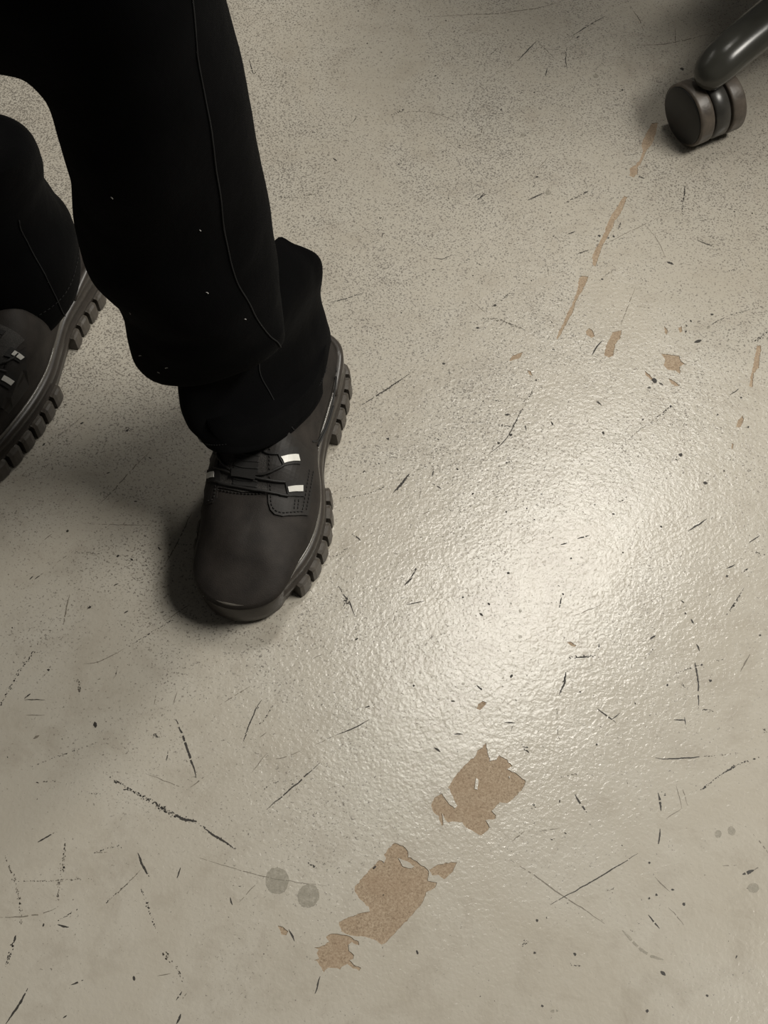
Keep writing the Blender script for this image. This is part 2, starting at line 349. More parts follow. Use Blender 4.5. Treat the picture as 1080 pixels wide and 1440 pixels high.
# ------------------------------------------------------------------ floor data
# wear on the floor, 0.1 mm: centre line | width | kind (d dark, s stippled, f faint, g greyish stipple, o dot, t stain)
SCUFFS = '''
-2891,5451 -2999,5242 -3104,4943|4|s
-2919,5015 -2864,5064|2|d
-2917,5002 -2750,5004|1.5|d
-2886,4868 -2732,4868|1.5|f
-2798,4665 -2753,4691|5|f
-2323,4809 -2310,4757|5|d
-2789,4420 -2585,4509 -2263,4639|2|s
-1675,4831 -1603,4678 -1528,4484 -1474,4331|3|d
-1714,4561 -1719,4471|1.5|d
-990,5010 -1056,4862 -1117,4639|2.5|s
-990,5010 -1056,4862 -1117,4639|1.5|d
-890,4969 -924,4902 -969,4823 -1016,4783 -1053,4804|3|s
-940,4717 -991,4673|1.5|f
-1330,4956 -1082,5132|1.5|f
-509,4458 -683,4280 -910,4069|2|d
-656,4561 -810,4496 -953,4484|1.5|f
-708,4313 -861,4288 -937,4238|2|s
-2160,4343 -2007,4243 -1783,4118 -1635,4032 -1539,3995 -1443,3971|5|s
-1808,4131 -1660,4044 -1539,3995 -1443,3971|6|s
-1622,4020 -1538,3990 -1443,3971|3.5|d
-1443,3971 -1320,3874 -1127,3749|3|s
-1394,3927 -1320,3874 -1151,3765|2.5|d
-1877,4369 -1533,4230|1.2|f
-1410,4338 -1515,4250|2|f
-931,4535 -1043,4369|1.2|f
-2210,3725 -2121,3753 -2031,3777 -1998,3753|2|s
-2209,3718 -2107,3730|1.5|f
-1875,3722 -1833,3635 -1773,3536|3|d
-1840,3592 -1933,3483 -2077,3337|2|s
-1840,3592 -1933,3483 -2077,3337|1.2|f
-1539,3607 -1560,3525|2|d
-1832,3459 -1771,3333 -1713,3196 -1672,3107|2.5|s
-2887,3701 -2810,3564 -2742,3402 -2700,3264 -2687,3174|3.5|g
-2852,3226 -2674,3237 -2520,3264 -2445,3298|2|f
-2756,3501 -2551,3506 -2165,3525|2|g
-2445,3849 -2430,3635 -2447,3494 -2441,3356|4|g
-2659,3801 -2530,3881|2|d
-2422,3201 -2265,3303|2|s
-2418,3174 -2331,3156|2.5|d
-2717,3095 -2732,3018 -2746,2929 -2755,2864|4|s
-2717,3095 -2724,3040|3|d
-2575,2713 -2627,2585 -2701,2463|3|d
-2264,2734 -2181,2773|2|d
-2295,2505 -2272,2526|2|d
-1821,2799 -1814,2766|4|d
-1461,2691 -1493,2627|2|d
-1423,2680 -1450,2638|1.5|f
-1455,2532 -1480,2463|3|d
-464,2799 -498,2674|2|d
-1645,2799 -1548,2820|1.5|f
-1400,3682 -886,3534 -428,3466|1.2|f
-953,3494 -1082,3344|1.2|f
-589,3670 -511,3599|3|s
-701,3140 -660,3051|2|d
-2724,4293 -2560,4306|2|s
-2287,4200 -2192,4198|2|s
-1847,4704 -1795,4665|6|s
-1683,5078 -1703,4961|1.5|f
-1853,5050 -1857,4956|1.5|f
-2211,5297 -2191,5228|2|s
-2496,5187 -2476,5050|5|g
-805,3506|12|t
-567,3390|11|t
-1616,2973 -1544,2908|8|g
-1519,2875 -1455,2756|3|g
-1151,3379 -1130,3321|2|d
-2122,7467 -2273,7258 -2403,7053 -2525,6885|2.2|f
-1692,6819 -1767,6578 -1886,6258|2.5|f
-2668,5983 -2676,5875 -2682,5694|2.5|f
-2074,6332 -1993,6195|2|s
-2184,6342 -2164,6317|3|d
-1958,6460 -1937,6427|2|d
-1960,6477 -1631,6481|1.5|s
-2643,6698 -2402,6687 -2033,6680|1.2|f
-2644,6395 -2426,6395|3|g
-2683,6417 -2815,6300|1.5|f
-1655,5824 -2004,5574 -2135,5476|2|s
-1633,5895 -1841,5724|1.5|f
-2468,5330 -2348,5349 -2151,5466|1.5|f
-2296,6366|2|o
-2484,5859|2|o
-2487,7231 -2456,7240|2.5|d
-2211,6928 -2182,6930|2.5|d
-2787,7780 -2757,7799|4|d
-2349,7708|2.5|o
-2378,7739 -2279,7715|3|s
-2982,6132 -2942,6170|2|d
-3027,6132 -3005,6163|2|d
-2185,7956 -2168,7871|2|s
-2185,5800 -2152,5824|2|d
-2301,6070 -2267,6087|2|d
-2889,6600 -2969,6513|1.5|f
-3103,7537 -3078,7561|3|d
-3278,7691 -2897,8054|2|g
-3048,7549 -2761,7883|2|g
-1935,7281 -1930,7224|3|s
-2763,6621|2|o
-2755,5272|1.5|o
-2197,5233 -2188,5310|2|s
-531,9248 -370,9300 -213,9367|1.8|d
-208,7996 0,8162 234,8364|2|d
-208,7996 0,8162 234,8364|3|s
1078,9214|2.2|o
900,8927|2.2|o
564,8487|2|o
168,9118|1.2|o
1425,8291|1.8|o
1157,7657|2.6|o
1041,7566|2.2|o
660,7276|1.6|o
1075,6819|1.5|o
1258,6856|1.4|o
1320,6737|1.4|o
37,7612|2.2|o
919,8043|1.2|o
1040,8051|1.2|o
1399,7007|1.3|o
1143,9269 1241,9385|2.5|s
1379,8134 1285,8023|2|s
1282,7968 1171,7724 1077,7564 932,7427|1.5|d
1282,7968 1171,7724|3|s
1114,7886 1162,7886|3.5|d
1293,7778 1301,7710|2|d
1065,7764 1194,7756|4|s
1066,7327 1149,7366|3|s
223,7224 159,7121 84,7025|3.5|d
223,7224 159,7121 105,7050|6|s
287,7263 384,7314|2|s
0,7083 -168,7007 -441,6956|2|s
433,7121 512,7065|2|d
447,7263 431,7198|2|d
327,7075 315,6944|1.5|f
375,7437 460,7427|1.5|f
323,6794 407,6826|1.5|f
-289,6602 -206,6524|3|s
-248,6568 -202,6524|2|d
-419,6356 -318,6447|3|s
740,7805 914,7797|2|s
-53,7346 -36,7335|2|d
-191,7237 -170,7263|2|d
778,7002 800,7020|2.5|d
1607,9007 1621,8989|2|d
1601,8668 1627,8657|2|d
810,9330 1009,9088|1.2|f
916,9058 1210,8983 1365,8894|3|g
1534,7805 1554,7772|3|d
453,7617 518,7601|3|s
613,8401 617,8353|1.5|d
-183,9058 -148,8998|1.5|f
2651,7985|2|o
2634,7968 2483,7823|4|s
2483,7823 2315,7691 2125,7502|2.5|g
2680,7432|3|o
2640,7409 2644,7362|3|s
2865,7126|2.8|o
2826,7065 2806,7020|3|s
2002,7682|2.2|o
2381,7835|1.5|o
1862,6896|1.2|o
2017,6797|1.6|o
2424,6665|1.7|o
1612,6342|1.3|o
2112,6941|1.3|o
3052,7258|1.4|o
3339,7746|1.3|o
3076,7888|1.3|o
2933,6163|1.8|o
1533,7811 1550,7768|3|d
1968,8042 2013,7993|2|d
2834,6748 2743,6682 2656,6617|2.5|d
3272,6578 3169,6498|1.8|d
3185,6417 3296,6368|3.5|s
3021,6283 2942,6237|2.5|d
3124,6241 3083,6205|2.5|d
3061,6049 2980,5916 2883,5788|2.5|s
3027,5998 2904,5814|1.5|d
2577,5748 2595,5704|3|d
2536,5800|1.5|o
2261,5594 2213,5558|3|d
2245,5476 2156,5384|2|s
2593,5509 2612,5446|2.5|d
2564,5339 2565,5157|2|d
2614,5320|1.6|o
3026,5417 2926,5256|1.6|f
1681,6541 1789,6578|2.5|d
1530,6477 1592,6496|2|d
1519,5987|1.7|o
1504,5957 1479,5855|2.2|d
1526,5384 1754,5403|4|s
1578,5384 1710,5398|2.2|d
1789,5515 1775,5456|2|d
1571,5764 1856,5895|1.3|f
2453,5824 2567,5885|1.2|f
2713,5349 2803,5372|2|s
1491,5253 1471,5166|2.5|d
2768,5998 2773,5967|2|s
3134,5594|1.4|o
-383,6061 -332,5968 -280,5888 -249,5785|1.8|d
-351,5957 -280,5883|8|s
-369,5819 -331,5899|2.5|s
270,6232|1.8|o
243,6150 172,6073|3|d
274,6225 223,6143|2|d
-240,5547 -217,5567|3|d
341,5918 190,5888|1.5|d
120,5865 69,5695|1.2|f
1066,6194|2|o
669,5957|1.7|o
878,5904 897,5883|4|d
802,5801 833,5778|4|d
1148,5826|1.8|t
1135,5578|1.8|t
1049,5232 1036,5200|4|d
242,5129|1.8|o
296,5249|1.5|t
644,5144|1.5|t
754,5136 806,5082|2.5|d
967,4799 1051,4803|2|d
1051,4803 1015,4727|1.5|f
549,4702 629,4702|2|d
542,4993 576,4987|2.5|d
1493,5243 1425,5040|2.5|s
-67,4966 -169,4934|1.8|d
-114,4830 -256,4747 -379,4696|1.8|d
-379,4696 -547,4610|1.2|f
396,4584 448,4549|3|d
-587,5373 -509,5417|1.3|f
-589,5461 -531,5483|1.3|f
1399,4945 1389,4737 1399,4655|1.5|g
414,6084 455,6119|1.5|f
1487,5240 1475,5159 1426,5048|2.2|d
1725,4925 1859,4801|2.2|d
1902,4888 1834,4827|1.5|d
2560,5334 2566,5159 2542,4925|2|d
2558,4918 2660,4906|3|s
2431,5170 2450,5112|3|s
2312,5135|1.5|o
2669,5175|2|o
2617,5322 2419,5252|2|s
3022,5417 2926,5257|1.8|f
2330,4827 2433,4823|1.8|d
2419,4850 2418,4783|1.5|d
2147,4498 2272,4491 2559,4511|2|d
2559,4511 2828,4539|1.5|g
2976,4506 2750,4420 2574,4301 2430,4195|2.5|s
2684,4376 2771,4424|2.5|d
2485,4237 2539,4265|2.5|d
2137,4206 2149,4132 2145,4058|3|d
2156,4195 2196,4195|4|s
2124,3913 2096,3780|2.2|d
2288,4269 2311,4079|1.2|f
2328,4269 2359,4100|1.2|f
2307,4079 2178,3996|1.2|f
1489,4195 1523,4121 1567,4042|2.6|d
1191,3897 1350,3917|1.5|f
1266,3831 1305,3827|3|s
980,3815 1082,3893|1.8|f
1933,3720 1788,3629 1544,3490 1243,3324|1.6|d
972,3659 1159,3530 1306,3412 1453,3315 1633,3180|2|f
1762,3132 1908,2972 2043,2916|4|t
1624,3412 1753,3455|2|s
1964,3247 2039,3146|2.2|d
1799,3123 1838,3130|2.5|s
2835,3872 2925,3720|2.2|f
2709,3554 2799,3589|4.5|d
2799,3589 2847,3613|2|f
2566,3619 2674,3629|1.5|f
2041,3534 2145,3422|1.6|f
2156,3437 2180,3437|2.5|d
2123,3305 2222,3170|1.2|f
1136,3205|1.7|o
1104,2967|1.5|o
1398,2957|1.8|o
2014,3645|1.5|o
2041,3398|1.6|o
1986,3373|1.4|o
2240,3328|1.8|o
1007,3028 1056,3057|5|s
2012,2833 2046,2805|4|d
1888,2552|2|o
1356,2888 1429,2870|2.5|s
2671,3897|4|t
2565,3872|3.5|t
2775,3451|5|t
1693,4612|1.3|o
2034,4970|1.2|o
1595,5073|1.2|o
3031,4749 3070,4704|4|s
1833,4693 1900,4638|2|s
1101,4616 1153,4533|6|s
1144,4111 1182,4079|5|s
1368,4333 1532,4366|2|g
1194,2552 1249,2552|4|t
2330,2660|1.4|o
1137,2588|1.5|o
-1500,12823 -1462,12656 -1429,12570 -1376,12678|1.8|d
-1073,12441|1.5|o
-766,12484|1.4|o
565,12535|1.8|o
-186,13075|1.6|o
702,13470|1.4|o
735,12419 766,12398|2|d
-29,12924|1.3|o
864,11723|1.5|o
802,11437|1.6|o
663,10662|1.5|o
-295,13636|1.6|o
-567,10609|1.2|o
-292,11895 -333,11792|1.3|d
-864,11650 -752,11641 -611,11621|2.2|s
76,11903 247,12010|4|s
261,11969 516,11944 754,11821|2|f
-534,11251 -491,11203|2.5|d
185,11211 129,11114|4|s
-1133,10703 -942,10673 -565,10768|3|g
974,10650 1050,10730|2.2|d
-8,10174 -21,10112|1.8|d
490,9833 582,9823 675,9869|1.6|d
790,9763 844,9816 972,9728|2|s
957,11569 1042,11609|4|g
588,11329 700,11361|2|s
455,13530 1297,13599|1.5|f
-48,10393 5,10356|4|s
474,9675 506,9678|2|d
1036,13575 1253,13587 1718,13681 2006,13785|2.5|f
1711,13121 1601,12958 1480,12782|2.4|d
1440,12734 1361,12641|1.5|f
1711,13121 1813,12958 1915,12789|2|f
2526,13555 2335,13399 2097,13186|2.2|d
2035,13275 2097,13186|2|f
2193,13198 2165,13160|3|d
2042,13007 2014,12789 2021,12641|1.8|d
1803,12678 1774,12523|2|d
2598,12305|2.4|o
2560,12241 2526,12133|3.5|s
2841,13654 2901,13477 2923,13321|2.4|f
2833,13041 3110,13060 3369,13129 3659,13236|2.4|f
3290,13321 3262,13072|2|f
3289,12648|3.4|o
3125,12284|1.4|o
1636,12266|1.7|o
1263,11992|1.7|o
1380,12108|1.2|o
1719,11253 1603,11087|1.5|f
1592,10972|2|o
1570,10906 1541,10815|2.5|s
1473,10632 1653,10744|2.6|d
2104,10761 1982,10680 1849,10584|4|s
2104,10761 2056,10738|3.5|d
3117,10841 3069,10616 3038,10448|4|s
3117,10841 3077,10648|2|d
2644,10972 2711,10946|1.8|d
1041,10744 973,10648|2|d
973,10654|1.6|o
1541,11643 1502,11592|2.5|d
1478,11592|3.5|t
1692,10744|4|t
2328,12531|4|t
955,11592 1027,11609 1056,11747|2|f
1279,13015 1173,12864|3|s
1853,10155 1930,10195|2.4|d
2399,10323 2369,10221|2|d
2168,10137|2.3|o
2313,10127|2|o
2258,10105|1.6|o
1926,9886 2131,9975|2.4|s
1926,9886 2049,9940|1.8|d
2131,9975 2637,10294 2895,10460|1.3|f
2638,10301 2748,10076 2805,9826|1.5|f
2809,9784 2875,9749|4.5|d
3145,10076 3219,10033 3305,9986|2|d
2471,9460 2359,9171 2275,8945|1.5|f
3393,9651 3511,9696|3|s
3619,9773 3590,9721|2|s
1672,10441 1708,10460|2.5|d
1075,9212|2.3|o
1137,9273 1231,9375|2.5|s
1968,8587 2026,8693 2088,8775|2.6|d
1616,9756 1626,9581|1.3|f
2960,8749 3034,8775|6|d
3173,9098|2|o
2959,9014|1.7|o
2911,8971 2892,8856|3|s
2531,8286|3.8|o
2570,8264 2608,8227|2.5|d
2458,8199 2492,8199|3|d
3110,8938 3345,9088 3718,9205|2.2|s
3122,8938|2.2|t
3670,8873 3540,8758|5|s
3216,8115 3311,8187|1.8|d
3317,8085|1.7|o
3336,7745|1.4|o
3146,10312 3398,10404|2|g
2148,9553|1.7|o
2163,9581 2276,9685|2|s
1973,8048 2013,7996|1.8|d
1706,10130|1.3|o
1452,9533|1.3|o
3574,10471|1.5|o
3753,10449|1.4|o
2650,10978 2708,10947|1.6|d
962,9054 1114,9038 1212,8971 1335,8905|3|g
1398,8233 1367,8125 1271,7926|2|g
'''
# outlines of the chipped-off paint, 0.1 mm
CHIPS = '''
812,4625 827,4533 834,4473 890,4483 911,4523 975,4483 1010,4433 971,4403 1044,4363 1115,4300 1074,4225 1025,4176 958,4118 903,4128 864,4089 835,4060 865,4022 860,3993 787,3983 812,3926 801,3898 745,3860 692,3888 629,3926 603,3964 530,3974 493,3964 467,3993 449,4041 460,3945 447,3936 421,4012 376,4060 364,4108 397,4167 453,4200 488,4137 551,4076 567,4099 536,4176 500,4251 559,4343 617,4413 675,4473 723,4513 743,4564 782,4584
82,3803 145,3775 181,3738 186,3691 252,3654 305,3617 341,3580 330,3507 393,3494 383,3453 320,3417 283,3336 211,3246 140,3176 35,3062 -17,3027 -70,3062 -140,3088 -210,3088 -280,3105 -315,3123 -334,3193 -282,3220 -194,3255 -106,3273 -115,3309 -177,3362 -222,3426 -214,3462 -143,3553 -36,3667 0,3645 18,3682 0,3710 36,3756
344,3586 395,3626 468,3645 554,3649 520,3580 492,3553 450,3516 412,3553 367,3549
-420,3097 -367,3109 -306,3102 -253,3085 -183,3050 -183,3022 -235,3044 -261,3027 -252,2984 -217,2949 -225,2924 -251,2915 -207,2872 -169,2860 -181,2838 -224,2855 -268,2889 -311,2864 -319,2847 -354,2860 -406,2860 -440,2826 -458,2864 -476,2898 -511,2915 -477,2924 -495,2967 -478,2992 -514,3010 -479,3010 -436,3027 -401,3050 -423,3079
2870,11784 2932,11784 2897,11641 2837,11461 2766,11361 2698,11184 2649,11106 2642,11028 2594,10959 2550,10990 2565,11094 2625,11145 2672,11203 2727,11341 2725,11461 2781,11601
2466,10696 2500,10684 2462,10572 2410,10441 2348,10349 2313,10257 2248,10112 2184,9986 2132,9826 2097,9721 2072,9738 2083,9879 2131,9986 2211,10148 2263,10294 2315,10423 2393,10553
1949,9598 2016,9588 1983,9495 1927,9375 1867,9256 1831,9121 1773,9021 1728,8922 1684,8823 1642,8768 1674,8873 1719,8971 1765,9088 1811,9188 1873,9340 1909,9477 1921,9564
2192,8873 2284,8905 2262,8807 2205,8726 2172,8581 2128,8565 2087,8587 2115,8710
2632,8613 2730,8597 2803,8581 2808,8517 2842,8485 2789,8453 2785,8358 2746,8406 2673,8415 2641,8469 2661,8533
3553,8710 3596,8710 3555,8549 3532,8437 3473,8374 3442,8208 3414,8218 3446,8358 3489,8485
1969,8922 1998,8905 2017,8823 1985,8807 1937,8840 1936,8889
1183,8517 1218,8587 1321,8629 1292,8565 1228,8533
1346,8415 1382,8396 1399,8343 1368,8358
2454,8406 2515,8327 2533,8264 2493,8302 2456,8358
2667,8311 2720,8280 2763,8227 2713,8218 2681,8264
2694,8955 2726,8905 2706,8833 2692,8873
2830,8932 2863,8955 2863,8889 2836,8866
3306,7880 3305,7820 3263,7745 3227,7745 3249,7820
3161,7558 3178,7561 3163,7502 3149,7502
747,4924 758,4966 797,4987 829,4981 815,4945 775,4913
1523,5535 1554,5531 1599,5501 1586,5489 1551,5495
-785,3169 -746,3156 -707,3125 -722,3102 -755,3102
'''
PAINT_ISLANDS = '''
108,3682 180,3654 233,3617 206,3602 144,3617
722,4330 744,4314 731,4231 708,4239
978,4343 993,4347 986,4324
'''

# ------------------------------------------------------------------ floor: paint layer with the chips cut out of it
def parse(s):
    return [[tuple(int(t) * 1e-4 for t in p.split(',')) for p in l.split('|')[0].split()] for l in s.strip().split('\n')]

def ragged(poly, amp, step, seed):
    """subdivide an outline and roughen it like flaked paint"""
    out = []
    m = len(poly)
    for i in range(m):
        a, b = Vector(poly[i]), Vector(poly[(i + 1) % m])
        L = (b - a).length
        k = max(1, int(L / step))
        nrm = Vector((b.y - a.y, a.x - b.x)).normalized() if L > 0 else Vector((0, 0))
        for j in range(k):
            p = a.lerp(b, j / k)
            e = noise.noise(Vector((p.x * 420, p.y * 420, seed))) + 0.6 * noise.noise(Vector((p.x * 1100, p.y * 1100, seed + 3)))
            p = p + nrm * e * amp
            out.append((p.x, p.y))
    return out

def inside(p, poly):
    x, y = p
    c = False
    j = len(poly) - 1
    for i in range(len(poly)):
        xi, yi = poly[i]
        xj, yj = poly[j]
        if (yi > y) != (yj > y) and x < (xj - xi) * (y - yi) / (yj - yi) + xi:
            c = not c
        j = i
    return c

def area(poly):
    return 0.5 * sum(a[0] * b[1] - b[0] * a[1] for a, b in zip(poly, poly[1:] + poly[:1]))

chips = [ragged(p, 0.0009, 0.0018, i) for i, p in enumerate(parse(CHIPS))]
isles = [ragged(p, 0.0005, 0.0018, 50 + i) for i, p in enumerate(parse(PAINT_ISLANDS))]
DEPTH = 0.0005

def cdt(loops):
    vs_, es = [], []
    for lp in loops:
        s = len(vs_)
        vs_ += [Vector(p) for p in lp]
        es += [(s + i, s + (i + 1) % len(lp)) for i in range(len(lp))]
    v, e, f, _, _, _ = delaunay_2d_cdt(vs_, es, [], 0, 1e-6)
    return [tuple(p) for p in v], f

FX0, FX1, FY0, FY1 = -2.6, 2.6, -1.6, 3.6
v2, f2 = cdt([[(FX0, FY0), (FX1, FY0), (FX1, FY1), (FX0, FY1)]] + chips + isles)
boxes = [(min(p[0] for p in c), max(p[0] for p in c), min(p[1] for p in c), max(p[1] for p in c)) for c in chips]
keep = []
for t in f2:
    cx = sum(v2[i][0] for i in t) / 3
    cy = sum(v2[i][1] for i in t) / 3
    gone = any(b[0] < cx < b[1] and b[2] < cy < b[3] and inside((cx, cy), c) for b, c in zip(boxes, chips))
    if gone and any(inside((cx, cy), c) for c in isles): gone = False
    if not gone: keep.append(tuple(t))
fv = [(x, y, 0.0) for x, y in v2]
ff = keep[:]
for lp in chips + isles:                          # the broken edge of the paint film
    s = len(fv)
    n = len(lp)
    fv += [(x, y, 0.0) for x, y in lp] + [(x, y, -DEPTH) for x, y in lp]
    ff += [(s + i, s + (i + 1) % n, s + n + (i + 1) % n, s + n + i) for i in range(n)]
floor = mesh_obj('floor', fv, ff, MAT['paint'], smooth=False)
tag(floor, 'scuffed glossy warm grey painted floor with chipped patches', 'floor', kind='structure')

for c in chips:
    v, f = cdt([c])
    f = [tuple(t) for t in f if inside((sum(v[i][0] for i in t) / 3, sum(v[i][1] for i in t) / 3), c)]
    mesh_obj('bare_patch', [(x, y, -DEPTH) for x, y in v], f, MAT['bare'], floor, smooth=False)

# ---- scuffs: thin films of rubber and dirt lying on the paint
PX = 0.0006                                        # one width unit
def flake(V, F, x, y, r, ang, asp, z, n=6):
    s = len(V)
    ca, sa = math.cos(ang), math.sin(ang)
    for k in range(n):
        q = 2 * math.pi * k / n
        rr = r * (random.uniform(0.65, 1.2) if n < 20 else random.uniform(0.93, 1.06))
        a, b = math.cos(q) * rr * asp, math.sin(q) * rr
        V.append((x + a * ca - b * sa, y + a * sa + b * ca, z))
    F.append(tuple(range(s, s + n)))

def mark_mesh(pts, w, kind):
    V, F = [], []
    z = 0.00012 + random.random() * 0.00008
    if len(pts) == 1:
        r = w * PX * (1.0 if kind == 'o' else 1.25)
        n = 26 if kind == 't' else 11
        x, y = pts[0]
        flake(V, F, x, y, r, random.uniform(0, 3.1), random.uniform(1.0, 1.35), z, n)
        return V, F
    P = [Vector(p) for p in pts]
    L = sum((b - a).length for a, b in zip(P, P[1:]))
    path = [Vector(p) for p in catmull(pts, 12)] if len(pts) > 2 else [P[0].lerp(P[1], k / 12) for k in range(13)]
    cum = [0]
    for a, b in zip(path, path[1:]): cum.append(cum[-1] + (b - a).length)
    L = cum[-1]
    def at(s):
        for i in range(len(path) - 1):
            if s <= cum[i + 1] or i == len(path) - 2:
                d = path[i + 1] - path[i]
                t = (s - cum[i]) / max(d.length, 1e-9)
                return path[i] + d * t, d.normalized()
    W = w * PX
    if kind in 'sg':
        n = int(max(4, L * 1000 * (0.55 + 0.30 * w)))
        for _ in range(n):
            s = random.random() * L
            e = (1 - abs(2 * s / L - 1)) ** 0.5
            if random.random() > 0.3 + 0.7 * e: continue
            p, d = at(s)
            nrm = Vector((-d.y, d.x))
            p = p + nrm * random.gauss(0, 0.30) * W * (0.5 + 0.5 * e)
            flake(V, F, p.x, p.y, PX * random.uniform(0.28, 0.85) * min(1.2, 0.6 + w * 0.13), math.atan2(d.y, d.x) + random.uniform(-.5, .5), random.uniform(1, 2.2), z, 5)
        if not F:
            flake(V, F, pts[0][0], pts[0][1], PX, 0, 1, z)
        return V, F
    k = max(4, int(L / 0.0012))
    seed = random.random() * 100
    hw = W * 0.5 * (0.8 if kind == 'f' else 1.0)
    prev = None
    skip = 0
    for i in range(k + 1):
        s = L * i / k
        p, d = at(min(s, L))
        nrm = Vector((-d.y, d.x))
        e = min(1.0, 0.25 + 2.2 * min(s, L - s) / L) if kind != 't' else min(1.0, 0.4 + 3 * min(s, L - s) / L)
        a = hw * e * (0.75 + 0.5 * abs(noise.noise(Vector((s * 900, seed, 0)))) + random.uniform(-.2, .3))
        b = hw * e * (0.75 + 0.5 * abs(noise.noise(Vector((s * 900, seed + 9, 0)))) + random.uniform(-.2, .3))
        off = nrm * noise.noise(Vector((s * 160, seed, 5))) * 0.0006
        V.append((*(p + off + nrm * a), z))
        V.append((*(p + off - nrm * b), z))
        gap = noise.noise(Vector((s * 330, seed, 2))) > (0.38 if kind == 'd' else 0.30)
        if prev is not None and not gap:
            F.append((prev, prev + 1, prev + 3, prev + 2))
        prev = len(V) - 2
    if not F: F.append((0, 1, 3, 2))
    return V, F

marks = []
for line in SCUFFS.strip().split('\n'):
    a, w, kind = line.split('|')
    pts = [tuple(int(t) * 1e-4 for t in p.split(',')) for p in a.split()]
    w = float(w)
    if w > 5.5 and kind == 't': w = w
    L = sum(math.dist(p, q) for p, q in zip(pts, pts[1:])) + w * PX
    V, F = mark_mesh(pts, w, kind)
    marks.append((L * (w ** 0.5), V, F, kind))
marks.sort(key=lambda t: (t[3] not in 'tfg', -t[0]))
KM = {'d': MAT['scuff'], 's': MAT['scuff'], 'o': MAT['scuff'], 'f': MAT['faint'], 'g': MAT['greyscuff'], 't': MAT['stain']}
KN = {'d': 'scuff_mark', 's': 'scuff_mark', 'o': 'dirt_spot', 'f': 'scratch', 'g': 'scuff_mark', 't': 'stain'}
for L, V, F, k in marks[:285]:
    mesh_obj(KN[k], V, F, KM[k], floor, smooth=False)
V, F = [], []
for L, v, f, k in marks[285:]:
    s = len(V)
    V += v
    F += [tuple(i + s for i in q) for q in f]
for _ in range(5200):                              # loose grit all over the floor
    x, y = random.uniform(-1.6, 1.6), random.uniform(-0.4, 2.6)
    dens = 0.35 + 0.65 * smoothstep(0.6, 1.0, y)
    dens *= 0.35 + 1.3 * max(0, noise.noise(Vector((x * 5, y * 5, 1))) + 0.35)
    if random.random() > dens: continue
    r = 0.00022 + 0.00055 * random.random() ** 4
    flake(V, F, x, y, r, random.uniform(0, 3.1), random.uniform(1, 2.8), 0.00012, 6)
tag(mesh_obj('dirt_specks', V, F, MAT['scuff'], floor, smooth=False), kind='stuff')

